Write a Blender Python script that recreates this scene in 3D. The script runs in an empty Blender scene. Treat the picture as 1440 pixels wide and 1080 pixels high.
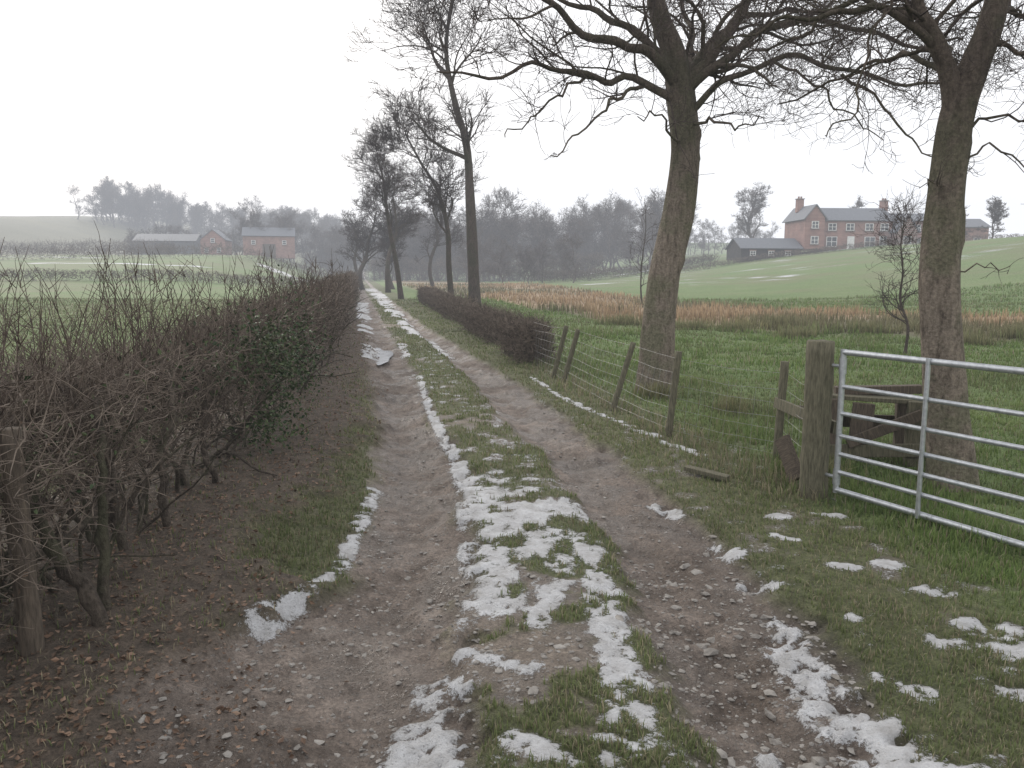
import bpy, math, random
import numpy as np
from mathutils import Vector
random.seed(7); rng=np.random.default_rng(7)
sc=bpy.context.scene
sc.view_settings.view_transform='Standard'; sc.view_settings.look='None'; sc.view_settings.exposure=0
COL=sc.collection

# ---------------------------------------------------------------- helpers
def ss(t):
    t=np.clip(t,0,1); return t*t*(3-2*t)
def _h(ix,iy,seed):
    n=(ix*374761393+iy*668265263+seed*1274126177)&0xffffffff
    n=((n^(n>>13))*1274126177)&0xffffffff
    n=n^(n>>16)
    return (n&0xffff)/65535.0
def vn(x,y,seed=0):
    xf=np.floor(x);yf=np.floor(y);ix=xf.astype(np.int64);iy=yf.astype(np.int64)
    fx=x-xf;fy=y-yf;fx=fx*fx*(3-2*fx);fy=fy*fy*(3-2*fy)
    a=_h(ix,iy,seed);b=_h(ix+1,iy,seed);c_=_h(ix,iy+1,seed);d=_h(ix+1,iy+1,seed)
    return (a*(1-fx)+b*fx)*(1-fy)+(c_*(1-fx)+d*fx)*fy
def fbm(x,y,seed=0,o=4):
    s=0;a=.5;t=0
    for i in range(o):
        s=s+a*vn(x*2**i+17.3*i,y*2**i-9.1*i,seed+i);t+=a;a*=.55
    return s/t
def mkmesh(name,V,F,mats,smooth=False,attrs=None,midx=None):
    V=np.asarray(V,dtype=np.float32);F=np.asarray(F,dtype=np.int32)
    k=F.shape[1];me=bpy.data.meshes.new(name)
    me.vertices.add(len(V));me.vertices.foreach_set("co",V.ravel())
    me.loops.add(F.size);me.loops.foreach_set("vertex_index",F.ravel())
    me.polygons.add(len(F));me.polygons.foreach_set("loop_start",np.arange(0,F.size,k,dtype=np.int32))
    if not isinstance(mats,(list,tuple)): mats=[mats]
    for m in mats: me.materials.append(m)
    if midx is not None: me.polygons.foreach_set("material_index",np.asarray(midx,dtype=np.int32))
    me.polygons.foreach_set("use_smooth",np.full(len(F),smooth,dtype=bool))
    me.update(calc_edges=True)
    if attrs:
        for n,(ty,a) in attrs.items():
            at=me.attributes.new(n,ty,'POINT')
            at.data.foreach_set("color" if ty=='FLOAT_COLOR' else "value",np.asarray(a,dtype=np.float32).ravel())
    return me
def obj(name,me,parent=None,loc=(0,0,0)):
    o=bpy.data.objects.new(name,me);COL.objects.link(o);o.location=loc
    if parent is not None:o.parent=parent
    return o
def empty(name,loc=(0,0,0),rz=0):
    e=bpy.data.objects.new(name,None);COL.objects.link(e);e.location=loc;e.rotation_euler=(0,0,rz);e.empty_display_size=.3;return e
def tubes(P,R,S):
    P=np.asarray(P,float);R=np.asarray(R,float);N,K,_=P.shape
    T=np.gradient(P,axis=1);T/=np.linalg.norm(T,axis=2,keepdims=True)+1e-9
    m=np.abs(P[:,-1,2]-P[:,0,2])/(np.linalg.norm(P[:,-1]-P[:,0],axis=1)+1e-9)
    ref=np.where((m<.75)[:,None],np.array([[.05,.08,1.]]),np.array([[1.,.25,.05]]))[:,None,:]
    A=np.cross(T,ref);A/=np.linalg.norm(A,axis=2,keepdims=True)+1e-9
    B=np.cross(T,A)
    th=np.arange(S)*2*np.pi/S
    V=P[:,:,None,:]+R[:,:,None,None]*(A[:,:,None,:]*np.cos(th)[None,None,:,None]+B[:,:,None,:]*np.sin(th)[None,None,:,None])
    idx=np.arange(N*K*S).reshape(N,K,S)
    a=idx[:,:-1,:];b=np.roll(a,-1,axis=2);d=idx[:,1:,:];c_=np.roll(d,-1,axis=2)
    F=np.stack([a,b,c_,d],-1).reshape(-1,4)
    return V.reshape(-1,3),F
def merge(parts):
    Vs=[];Fs=[];o=0
    for V,F in parts:
        Vs.append(V);Fs.append(F+o);o+=len(V)
    return np.concatenate(Vs),np.concatenate(Fs)

# ---------------------------------------------------------------- materials
def mat(name,rough=.85,spec=.3):
    m=bpy.data.materials.new(name);m.use_nodes=True;nt=m.node_tree
    b=nt.nodes["Principled BSDF"];b.inputs["Roughness"].default_value=rough
    b.inputs["Specular IOR Level"].default_value=spec
    return m,nt,b
def noise(nt,scale,detail=5,rough=.6,coord=None,stretch=None):
    n=nt.nodes.new("ShaderNodeTexNoise");n.inputs["Scale"].default_value=scale;n.inputs["Detail"].default_value=detail;n.inputs["Roughness"].default_value=rough
    tc=nt.nodes.new("ShaderNodeTexCoord");src=tc.outputs["Object"]
    if stretch:
        mp=nt.nodes.new("ShaderNodeMapping");mp.inputs["Scale"].default_value=stretch;nt.links.new(src,mp.inputs[0]);src=mp.outputs[0]
    nt.links.new(src,n.inputs["Vector"]);return n
def ramp(nt,src,stops):
    r=nt.nodes.new("ShaderNodeValToRGB");e=r.color_ramp.elements
    e[0].position=stops[0][0];e[0].color=(*stops[0][1],1);e[1].position=stops[-1][0];e[1].color=(*stops[-1][1],1)
    for p,c_ in stops[1:-1]:
        x=e.new(p);x.color=(*c_,1)
    nt.links.new(src,r.inputs[0]);return r
def bump(nt,src,b,strength=.4,dist=.02):
    n=nt.nodes.new("ShaderNodeBump");n.inputs["Strength"].default_value=strength;n.inputs["Distance"].default_value=dist
    nt.links.new(src,n.inputs["Height"]);nt.links.new(n.outputs[0],b.inputs["Normal"]);return n
def simple(name,c1,c2,scale=8,rough=.85,bs=.4,bd=.01,stretch=None,spec=.3,metal=0):
    m,nt,b=mat(name,rough,spec);n=noise(nt,scale,6 if bs else 1,.65,stretch=stretch)
    r=ramp(nt,n.outputs[0],[(.3,c1),(.7,c2)]);nt.links.new(r.outputs[0],b.inputs["Base Color"])
    b.inputs["Metallic"].default_value=metal
    if bs:bump(nt,n.outputs[0],b,bs,bd)
    return m
def mixc(nt,fac,a,b,typ='MIX'):
    x=nt.nodes.new("ShaderNodeMix");x.data_type='RGBA';x.blend_type=typ
    for i,s in ((0,fac),(6,a),(7,b)):
        if isinstance(s,(int,float)):x.inputs[i].default_value=s
        elif isinstance(s,tuple):x.inputs[i].default_value=(*s,1)
        else:nt.links.new(s,x.inputs[i])
    return x.outputs[2]
def bark(name,c1,c2,c3,stretch=(9,9,2.2),fade=None):
    m,nt,b=mat(name,.9,.2)
    n=noise(nt,2.2,8,.7,stretch=stretch);n2=noise(nt,2.3,5,.65);n3=noise(nt,38,4,.7)
    r=ramp(nt,n.outputs[0],[(.3,c1),(.5,c2),(.7,tuple(v*1.3 for v in c2))])
    r2=ramp(nt,n2.outputs[0],[(.46,(0,0,0)),(.58,(1,1,1))])
    r3=ramp(nt,n3.outputs[0],[(.3,(.55,.55,.55)),(.7,(1.35,1.35,1.35))])
    c=mixc(nt,r2.outputs[0],r.outputs[0],mixc(nt,.6,r.outputs[0],c3))
    if fade: # bark colour darkened with height, painting in the dimming against sky glare
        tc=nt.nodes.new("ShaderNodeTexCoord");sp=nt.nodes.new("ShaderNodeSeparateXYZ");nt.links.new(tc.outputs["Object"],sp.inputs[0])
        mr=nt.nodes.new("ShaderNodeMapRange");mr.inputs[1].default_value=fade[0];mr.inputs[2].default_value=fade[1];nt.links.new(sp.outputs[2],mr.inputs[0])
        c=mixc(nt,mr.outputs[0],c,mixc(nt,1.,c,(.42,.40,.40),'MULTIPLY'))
    nt.links.new(mixc(nt,1.,c,r3.outputs[0],'MULTIPLY'),b.inputs["Base Color"])
    a=nt.nodes.new("ShaderNodeMath");a.operation='MULTIPLY_ADD';nt.links.new(n3.outputs[0],a.inputs[0]);a.inputs[1].default_value=.4;nt.links.new(n.outputs[0],a.inputs[2])
    bump(nt,a.outputs[0],b,1.,.04);return m
BK=((.09,.073,.058),(.225,.188,.152),(.145,.15,.092))
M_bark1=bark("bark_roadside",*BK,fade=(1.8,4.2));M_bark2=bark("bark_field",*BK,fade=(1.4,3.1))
M_barkd=bark("bark_dark",(.035,.029,.025),(.09,.072,.062),(.06,.062,.042))
M_stem=bark("old_stem_bark",(.03,.024,.02),(.10,.082,.066),(.075,.08,.046))
M_twig=simple("twig_bark",(.035,.026,.024),(.085,.065,.058),20,.85,0)
M_far=simple("far_bark",(.07,.056,.05),(.15,.12,.104),2,.9,0)
M_hedge=simple("hedge_twig",(.06,.046,.038),(.20,.162,.13),9,.85,0)
M_shoot=simple("hedge_shoot",(.05,.036,.03),(.12,.09,.07),9,.7,0)
M_wood=simple("weathered_wood",(.055,.053,.036),(.18,.165,.115),14,.9,.5,.01,stretch=(6,6,.8))
M_woodd=simple("dark_wet_wood",(.045,.037,.03),(.15,.12,.092),14,.85,.5,.01,stretch=(6,6,.8))
M_galv=simple("galvanised_steel",(.34,.36,.38),(.56,.58,.60),30,.42,.1,.002,spec=.5,metal=.75)
M_wire=simple("fence_wire",(.22,.22,.22),(.35,.35,.34),30,.5,0,metal=.6)
M_stone=simple("stone",(.11,.10,.09),(.32,.30,.275),14,.7,.4,.01)
M_slate=simple("slate_roof",(.12,.125,.14),(.18,.19,.21),6,.7,.3,.02)
M_white=simple("white_paint",(.6,.6,.58),(.75,.75,.73),3,.5,0)
M_glass=simple("window_glass",(.03,.035,.04),(.06,.07,.08),1,.1,0,spec=.6)
M_black=simple("black_timber",(.018,.016,.015),(.045,.04,.038),3,.8,0,stretch=(6,1,1))
M_tin=simple("tin_cladding",(.09,.095,.10),(.15,.15,.16),2,.6,.2,.02)
def brick(name,c1,c2,mor,sc_=1.):
    m,nt,b=mat(name,.9,.2);bt=nt.nodes.new("ShaderNodeTexBrick");tc=nt.nodes.new("ShaderNodeTexCoord");mp=nt.nodes.new("ShaderNodeMapping")
    mp.inputs["Rotation"].default_value=(math.radians(90),0,0)
    nt.links.new(tc.outputs["Object"],mp.inputs[0]);nt.links.new(mp.outputs[0],bt.inputs["Vector"])
    bt.inputs["Scale"].default_value=sc_;bt.inputs["Brick Width"].default_value=.45;bt.inputs["Row Height"].default_value=.16;bt.inputs["Mortar Size"].default_value=.012
    bt.inputs["Color1"].default_value=(*c1,1);bt.inputs["Color2"].default_value=(*c2,1);bt.inputs["Mortar"].default_value=(*mor,1)
    n=noise(nt,.6,4);r=ramp(nt,n.outputs[0],[(.3,(.72,.72,.72)),(.7,(1.15,1.12,1.08))])
    nt.links.new(mixc(nt,1.0,bt.outputs[0],r.outputs[0],'MULTIPLY'),b.inputs["Base Color"]);return m
M_brick=brick("red_brick",(.25,.13,.11),(.31,.18,.155),(.33,.28,.25))
def attrmat(name,trans=.3,rough=.6):
    m,nt,b=mat(name,rough,.25);a=nt.nodes.new("ShaderNodeAttribute");a.attribute_name="col"
    nt.links.new(a.outputs["Color"],b.inputs["Base Color"])
    if trans:
        t=nt.nodes.new("ShaderNodeBsdfTranslucent");nt.links.new(a.outputs["Color"],t.inputs[0])
        mx=nt.nodes.new("ShaderNodeMixShader");mx.inputs[0].default_value=trans
        nt.links.new(b.outputs[0],mx.inputs[1]);nt.links.new(t.outputs[0],mx.inputs[2])
        nt.links.new(mx.outputs[0],nt.nodes["Material Output"].inputs[0])
    return m
M_grass=attrmat("grass_blade",.35);M_leaf=attrmat("leaf",0,.55)

# ---------------------------------------------------------------- terrain
_cy=np.array([-40,-10,2.4,3.3,4.2,5.6,8.3,10.8,15.6,27.7,72,120,900.]);_cx=np.array([.1,.14,.15,.17,.14,.03,-.43,-.9,-1.82,-4.2,-12.9,-22,-170.])
_yy=np.linspace(-40,900,18801);_xx=np.interp(_yy,_cy,_cx);_k=np.hanning(61);_k/=_k.sum();_xs=np.convolve(np.pad(_xx,30,mode='edge'),_k,mode='valid')
def cen(y): return np.interp(y,_yy,_xs)
def hbase(x,y):
    x=np.asarray(x,float);y=np.asarray(y,float)
    s=x-cen(y);r=(x-14.5)*.99+(y-35)*.134
    h=6.9*ss(r/75)
    h=h+ss((-s-6)/20)*6*ss((y-50)/150)+13*ss((y-160)/110)*ss((-x-115)/75)
    h=h+6*ss((y-220)/150)+5*ss((y-300)/150)
    h=h+(fbm(x*.05,y*.05,3,3)-.5)*.7*ss((np.abs(s)-6)/25)
    return h
ST=[ # snow patches: x1,y1,r1,x2,y2,r2
(-1.44,12.3,.05,-.87,8.66,.045),(-.87,8.66,.045,-.46,6.66,.055),(-.46,6.66,.06,-.22,5.4,.12),(-.22,5.4,.11,-.1,4.4,.07),(-.1,4.4,.07,-.07,3.62,.13),
(-.27,2.9,.11,-.30,2.2,.15),(-.2,3.12,.05,.08,3.0,.05),
(.18,4.94,.05,.45,4.4,.06),(.45,4.4,.045,.44,3.62,.09),(.44,3.62,.08,.44,2.95,.07),(.44,2.95,.09,.37,2.2,.12),
(.25,3.9,.06,.1,3.4,.06),(0,2.54,.05,.2,2.42,.05),(.1,4.4,.05,.3,4.05,.05),
(-1.03,5.85,.05,-.98,4.94,.05),(-.98,4.94,.035,-.95,4.18,.045),(-.95,4.18,.035,-1.02,3.77,.055),(-1.02,3.77,.035,-1.14,3.42,.07),
(1.25,3.6,.07,1.2,3.12,.11),(1.2,3.12,.10,1.23,2.76,.13),(1.23,2.76,.13,1.30,2.45,.15),(1.3,2.45,.15,1.5,2.2,.15),(.9,2.56,.05,.93,2.5,.05),
(1.70,5.08,.05,1.78,5.06,.05),(2.06,5.2,.045,2.16,5.12,.055),(2.05,4.22,.055,2.1,4.18,.055),(2.1,3.87,.06,2.18,3.83,.06),(2.10,3.45,.07,2.2,3.38,.07),
(1.88,3.3,.055,1.98,3.27,.055),(2.1,3.2,.07,2.25,3.18,.07),(1.24,4.02,.06,1.35,3.98,.06),(1.2,4.6,.05,1.28,4.42,.06),(1.5,3.0,.055,1.6,2.88,.055),(1.79,4.2,.05,1.85,4.16,.05),
(1.9,2.9,.05,2.0,2.85,.05),(1.55,3.6,.04,1.6,3.56,.045),(1.0,5.5,.04,1.12,5.2,.045),(1.62,4.7,.035,1.7,4.65,.04),
(.72,9.9,.045,1.2,8.5,.05),(1.2,8.4,.07,1.42,7.7,.07),(1.45,7.5,.05,1.68,6.93,.06),(.3,12.3,.04,.72,9.9,.045),
(-3.9,21.2,.16,-6.1,32.7,.22),(-6.1,32.7,.2,-8.2,44,.25),(-2.6,21.2,.16,-4.8,32.7,.26),(-4.8,32.7,.26,-10,60,.4),(-10,60,.4,-15,85,.5),
(-1.2,15.6,.11,-2.0,19.5,.15),(-2.0,19.5,.14,-2.6,21.2,.15),(-2.0,15.2,.06,-2.5,18,.09),(-2.6,14.6,.14,-3.0,17.2,.2),
(-24,122,1.4,-45,150,2.2),(-75,128,1.1,-58,124,1.0),(-58,124,.8,-45,118,.7),(-100,160,1.0,-80,158,1.0),
(15,175,1.6,26,190,2.2),(20,150,.9,32,158,.9),(9,98,.7,13,104,.7)]
def terrain(x,y):
    x=np.asarray(x,float);y=np.asarray(y,float);s=x-cen(y);sh=x.shape
    n1=fbm(x*1.3,y*1.3,11,4);n2=fbm(x*7,y*7,21,4);n3=fbm(x*22,y*22,31,3);nb=fbm(x*.25,y*.25,41,3)
    e=(n1-.5)*.42+(n2-.5)*.26
    wl=.0+.55*(1-ss((y-2.6)/1.8))
    lr=ss((s+e+1.08+wl)/.2)*(1-ss((s+e+.40)/.16))
    rr=ss((s+e-.36)/.16)*(1-ss((s+e-1.04+.22*ss((y-10)/15))/.2))
    mud=np.maximum(lr,rr)
    cs=ss((s+.5)/.1)*(1-ss((s-.42)/.1))
    bare=cs*ss((n1*.6+n2*.4-.545+.07*(1-ss((y-3)/2.5)))/.08)*.9
    mud=np.maximum(mud,bare)
    vb=ss((s-1)/.1)*(1-ss((s-2.2)/.5))*ss((n1*.5+n2*.5-.585)/.12)*.6*(1-ss((y-6)/4))
    mud=np.maximum(mud,vb)
    hb=np.interp(y,[0,3.3,4.8,7.5,15.6,51],[-1.85,-1.9,-2.1,-1.75,-1.35,-1.0])
    leaf=(1-ss((s-hb-.42+(n1-.5)*1.1+(n2-.5)*.7)/.5))*ss((s-hb+1.5)/.4)*(1-ss((y-40)/20))
    m=np.zeros(sh)
    for (x1,y1,r1,x2,y2,r2) in ST:
        dx,dy=x2-x1,y2-y1;t=np.clip(((x-x1)*dx+(y-y1)*dy)/(dx*dx+dy*dy+1e-9),0,1)
        d=np.hypot(x-x1-t*dx,y-y1-t*dy);r=r1+(r2-r1)*t
        m=np.maximum(m,1.3-d/(r*1.5))
    m=np.clip(m,0,1)
    spr=.30*cs*ss((y-3.5)/2)*(1-ss((y-16)/10))+.25*ss((s-.95)/.15)*(1-ss((s-2.1)/.6))*(1-ss((y-12)/5))+.27*cs*(1-ss((y-4.5)/2))
    spr=spr+.25*ss((s-2)/3)*ss((y-60)/20)*(1-ss((y-260)/60))*ss((x-2)/10)
    spr=spr+.12*ss((s-2.)/.5)*(1-ss((y-14)/6))
    fr=np.where(y>30,fbm(x*.8,y*.3,51,3),n2*.7+n3*.3)
    NN=(n2*.42+n3*.42+n1*.16-.5)*3.2+.42
    NN=np.where(y>20,(fbm(x*2.2,y*.9,55,4)-.5)*2.8+.5,NN)
    snow=np.clip((m*(.22+1.25*NN)-.34)/.42,0,1)
    snow=np.maximum(snow,np.clip((spr*(.2+1.9*((fr-.5)*1.6+.5))-.38)/.25,0,1))
    g1=np.array([.09,.107,.042]);g2=np.array([.155,.158,.08])
    field=np.array([.115,.185,.05]);field2=np.array([.165,.215,.08])
    w=ss((s-1.9)/.6)[...,None]
    vv=(n1*.5+nb*.5)[...,None]
    lw=ss((-s-4)/3)[...,None];w=np.maximum(w,lw)
    col=(g1+(g2-g1)*np.clip(vv*2-.5,0,1))*(1-w)+(field+(field2-field)*np.clip(vv*2-.5,0,1))*w
    a=(y-np.interp(x,[-20,-6,3,8.5,14,40],[100,67,26,18,14.5,10]))*1.0
    b=(np.interp(x,[-20,3.7,9.2,14.5,22,60],[190,110,48,37,31,24])-y)
    reed=ss((a+(nb-.5)*8)/4)*ss((b+(nb-.5)*8)/5)*ss((s-4)/2)
    rc=np.array([.33,.24,.15]);rc2=np.array([.165,.15,.085])
    q=ss((fbm(x*.18,y*.12,61,3)-.38)/.18)[...,None]
    col=col*(1-reed[...,None])+(rc*q+rc2*(1-q))*reed[...,None]
    bl=(ss((y-150)/60)*ss((-x-40)/50))[...,None]
    col=col*(1-bl*.75)+np.array([.13,.105,.08])*bl*.75
    fb=fbm(x*.03,y*.03,66,3);fb2=fbm(x*.12,y*.06,67,4)
    rp=(ss((nb*.35+fb*.3+fb2*.35-.49)/.12)*ss((y-20)/30)*np.maximum(ss((x-3)/8),ss((-s-5)/10)))[...,None]*.5
    col=col*(1-rp)+np.array([.17,.16,.085])*rp
    lc=np.array([.12,.092,.07]);l2=np.array([.07,.056,.042])
    lcol=lc*n3[...,None]*1.4+l2*(1-n3[...,None])
    col=col*(1-leaf[...,None])+lcol*leaf[...,None]
    mc=np.array([.30,.25,.215]);md=np.array([.135,.106,.086])
    mm=np.clip(n1*1.5+n2*1.1-.8,0,1)[...,None]
    farm=ss((y-8)/20)[...,None]
    mcol=(md+(mc-md)*mm)*(1+.15*farm)
    mcol=mcol*(1-.35*ss((s-1.1)/.2)[...,None])
    col=col*(1-mud[...,None])+mcol*mud[...,None]
    h=hbase(x,y)
    fade=1-ss((y-25)/40)
    tr=np.exp(-((s+e*.3+.72)/.17)**2)+np.exp(-((s+e*.3-.70)/.17)**2)
    rut=np.maximum(lr,rr)
    h=h+fade*(-.045*rut-.05*tr+.02*cs+(n2-.5)*.08*rut+(n3-.5)*.03*mud+(n1-.5)*.06+snow*.006)
    h=h+fade*(1-mud)*(n2-.5)*.05*ss((np.abs(s)-.2)/.8)
    h=h+.10*leaf*fade
    h=h+(fbm(x*.9,y*.9,71,3)-.5)*.18*ss((s-2.5)/1.5)*(1-ss((y-60)/60))
    return h,col,snow,mud,leaf,reed
def axis_out(start,step,grow,end):
    out=[start];d=step
    while out[-1]<end: out.append(out[-1]+d);d*=grow
    return out
right=axis_out(2.7,.024,1.045,650);sx=np.concatenate([-np.array(right[::-1]),np.arange(-2.68,2.69,.019),np.array(right)])
ys=[-14.];
while ys[-1]<900:
    y=ys[-1]
    ys.append(y+(.25 if y<1.6 else max(.016,y*.0062)))
ys=np.array(ys)
Sg,Yg=np.meshgrid(sx,ys);Xg=Sg+cen(Yg)
Zg,Cg,SNg,MUg,LFg,RDg=terrain(Xg,Yg)
ny,nx=Xg.shape
V=np.stack([Xg,Yg,Zg],-1).reshape(-1,3);idx=np.arange(ny*nx).reshape(ny,nx)
F=np.stack([idx[:-1,:-1],idx[:-1,1:],idx[1:,1:],idx[1:,:-1]],-1).reshape(-1,4)
smid=((sx[:-1]+sx[1:])/2)[None,:].repeat(ny-1,0);ymid=((ys[:-1]+ys[1:])/2)[:,None].repeat(nx-1,1)
istr=((np.abs(smid)<1.25)&(ymid<125)).ravel()
def ground_mat():
    m,nt,b=mat("earth_grass_snow",.8,.4)
    def at(n):
        a=nt.nodes.new("ShaderNodeAttribute");a.attribute_name=n;return a
    def M(op,*a):
        x=nt.nodes.new("ShaderNodeMath");x.operation=op
        for i,v in enumerate(a):
            if isinstance(v,(int,float)):x.inputs[i].default_value=v
            else:nt.links.new(v,x.inputs[i])
        return x.outputs[0]
    col=at("col");sn=at("snow");mu=at("mud")
    nf=noise(nt,55,5,.7);nm=noise(nt,9,5,.65);nc=noise(nt,240,2,.6);nl=noise(nt,1.7,4,.6)
    r=ramp(nt,nf.outputs[0],[(.28,(.5,.48,.46)),(.5,(.95,.95,.95)),(.72,(1.5,1.48,1.45))])
    c1=mixc(nt,1.,col.outputs["Color"],r.outputs[0],'MULTIPLY')
    r2=ramp(nt,nm.outputs[0],[(.3,(.62,.61,.60)),(.7,(1.28,1.28,1.28))])
    c1=mixc(nt,1.,c1,r2.outputs[0],'MULTIPLY')
    tc=nt.nodes.new("ShaderNodeTexCoord")
    def peb(scale,thr,amt,colr):
        vo=nt.nodes.new("ShaderNodeTexVoronoi");vo.inputs["Scale"].default_value=scale;nt.links.new(tc.outputs["Object"],vo.inputs["Vector"])
        pr=ramp(nt,vo.outputs["Distance"],[(.15,(1,1,1)),(.36,(0,0,0))])
        sp=nt.nodes.new("ShaderNodeSeparateColor");nt.links.new(vo.outputs["Color"],sp.inputs[0])
        f=M('MULTIPLY',M('MULTIPLY',pr.outputs[0],M('GREATER_THAN',sp.outputs[0],thr)),mu.outputs["Fac"])
        cc=mixc(nt,sp.outputs[1],tuple(v*.5 for v in colr),colr)
        return f,M('MULTIPLY',f,amt),cc
    f1,a1,k1=peb(42,.66,.7,(.36,.335,.31));f2,a2_,k2=peb(95,.6,.6,(.37,.34,.31))
    c1=mixc(nt,a1,c1,k1);c1=mixc(nt,a2_,c1,k2)
    wet=ramp(nt,nl.outputs[0],[(.44,(0,0,0)),(.58,(1,1,1))]);wf=M('MULTIPLY',wet.outputs[0],mu.outputs["Fac"])
    c1=mixc(nt,M('MULTIPLY',wf,.45),c1,(.085,.067,.054))
    ad=M('MULTIPLY_ADD',nf.outputs[0],2.6,-1.3);ad2=M('MULTIPLY_ADD',nc.outputs[0],1.2,-.6)
    a2=M('ADD',M('ADD',sn.outputs["Fac"],ad),ad2)
    mr=nt.nodes.new("ShaderNodeMapRange");mr.inputs[1].default_value=.30;mr.inputs[2].default_value=.58;nt.links.new(a2,mr.inputs[0])
    gate=M('MULTIPLY',mr.outputs[0],M('GREATER_THAN',sn.outputs["Fac"],.04))
    scol=ramp(nt,nm.outputs[0],[(.3,(.40,.39,.38)),(.5,(.58,.58,.59)),(.7,(.72,.73,.75))])
    c2=mixc(nt,gate,c1,scol.outputs[0]);nt.links.new(c2,b.inputs["Base Color"])
    rr_=M('SUBTRACT',.84,M('MULTIPLY',wf,.56));nt.links.new(rr_,b.inputs["Roughness"])
    h=M('MULTIPLY_ADD',f1,.5,nf.outputs[0]);h=M('MULTIPLY_ADD',f2,.25,h);h=M('MULTIPLY_ADD',gate,.18,h);h=M('MULTIPLY_ADD',nc.outputs[0],.25,h);h=M('MULTIPLY_ADD',nm.outputs[0],.8,h)
    bump(nt,h,b,1.,.03)
    return m
M_ground=ground_mat()
rgba=np.concatenate([Cg.reshape(-1,3),np.ones((ny*nx,1))],1)
for nm_,fm in (("ground",F[~istr]),("dirt_track",F[istr])):
    u,inv=np.unique(fm,return_inverse=True);inv=inv.reshape(fm.shape)
    me=mkmesh(nm_,V[u],inv,M_ground,True,{"col":('FLOAT_COLOR',rgba[u]),"snow":('FLOAT',SNg.ravel()[u]),"mud":('FLOAT',MUg.ravel()[u])})
    obj(nm_,me)

# ---------------------------------------------------------------- grass
def blades(name,x,y,z,ln,wd,col,lean=.6,m=M_grass):
    N=len(x);az=rng.uniform(0,2*np.pi,N);tilt=rng.normal(0,lean,N)
    d=np.stack([np.cos(az),np.sin(az),np.zeros(N)],-1);sd=np.stack([-np.sin(az),np.cos(az),np.zeros(N)],-1)
    B=np.stack([x,y,z-.004],-1);up=np.array([0,0,1.])
    mid=B+up*(ln*.55*np.cos(tilt*.5))[:,None]+d*(ln*.5*np.sin(tilt*.6))[:,None]
    tip=mid+up*(ln*.5*np.cos(tilt*1.4))[:,None]+d*(ln*.5*np.sin(tilt*1.5))[:,None]
    w=wd[:,None]*.5
    V=np.stack([B-sd*w,B+sd*w,mid+sd*w*.8,mid-sd*w*.8,tip],1).reshape(-1,3)
    i=np.arange(N)[:,None]*5
    F=np.concatenate([i+np.array([[0,1,2]]),i+np.array([[0,2,3]]),i+np.array([[3,2,4]])],1).reshape(-1,3)
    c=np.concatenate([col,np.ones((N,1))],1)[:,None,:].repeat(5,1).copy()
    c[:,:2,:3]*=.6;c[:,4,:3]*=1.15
    return obj(name,mkmesh(name,V,F,m,False,{"col":('FLOAT_COLOR',c)}))
N=480000
y=np.exp(rng.uniform(np.log(1.9),np.log(50),N));x=rng.uniform(-.78,.78,N)*(y+1.2)
z,cg,sn,mu,lf,rd=terrain(x,y);s=x-cen(y)
nz=fbm(x*3,y*3,81,3);dens=np.where(s>1,.25+1.0*nz,.25+1.1*nz)
keep=(rng.random(N)<dens)&(mu<.35)&(rng.random(N)>sn*1.8)&(rng.random(N)>lf*.9)&(rd<.5)
x,y,z,s,nz,lf=x[keep],y[keep],z[keep],s[keep],nz[keep],lf[keep];N=len(x)
fieldw=ss((s-1.9)/.6);tall=ss((fbm(x*.8,y*.8,91,3)-.5)/.15)
fence_rank=np.exp(-((s-np.interp(y,[5,7,12],[2.2,1.95,1.9]))/.3)**2)*((y>5.5)&(y<15))
ln=(.016+.018*rng.random(N)+nz*.018)*(1+fieldw*.4+1.2*tall*fieldw+2.2*fence_rank*rng.random(N))*(1+.03*y)
wd=.0022+.00085*y*rng.uniform(.7,1.2,N)
t=rng.random(N)[:,None]
ca=np.array([.10,.165,.042]);cb=np.array([.185,.245,.08]);cst=np.array([.34,.30,.20])
col=ca+(cb-ca)*t
dull=((1-fieldw)*.5)[:,None];col=col*(1-dull)+np.array([.16,.16,.09])*dull
st=(rng.random(N)<(.3-.17*fieldw+.3*fence_rank+.2*lf))[:,None];col=np.where(st,cst*rng.uniform(.5,1,(N,1)),col)
col*=(.6+.8*fbm(x*.7,y*.7,101,3))[:,None]
pt=(ss((fbm(x*.35,y*.22,103,4)-.48)/.12)*fieldw)[:,None];col=col*(1-.3*pt)+np.array([.19,.18,.10])*.3*pt
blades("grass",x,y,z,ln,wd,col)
N=80000
y=np.exp(rng.uniform(np.log(13),np.log(120),N));x=rng.uniform(-.35,.85,N)*y
z,cg,sn,mu,lf,rd=terrain(x,y);cl=fbm(x*.5,y*.5,111,3)
keep=(rd>.4)&(rng.random(N)<(cl*2.2-.5))
x,y,z,cg,cl=x[keep],y[keep],z[keep],cg[keep],cl[keep];N=len(x)
col=cg*rng.uniform(.7,1.45,(N,1))
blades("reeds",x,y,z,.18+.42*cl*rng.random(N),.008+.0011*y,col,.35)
cx=[];
for (a,b_,r,n) in [(7.0,19.8,.5,500),(9.4,21,.6,600),(11.5,22,.7,600),(5.2,23,.6,500),(13,20,.7,500),(8.2,24,.7,500),(3.5,25,.7,500),(10.5,18,.5,400),(2.6,9.2,.3,300),(3.4,8.8,.3,250),(1.9,10.3,.28,350),(4.2,10.5,.3,200),(2.45,6.2,.25,300),(6.2,22,.5,400),(12.2,19,.6,500),(14.5,22,.6,500),(4.4,24,.5,400)]:
    q=rng.normal(0,r*.5,(n,2));cx.append(np.concatenate([q+[a,b_],np.full((n,1),r)],1))
cx=np.concatenate(cx);x,y,rr0=cx.T;z=terrain(x,y)[0];N=len(x)
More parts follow.
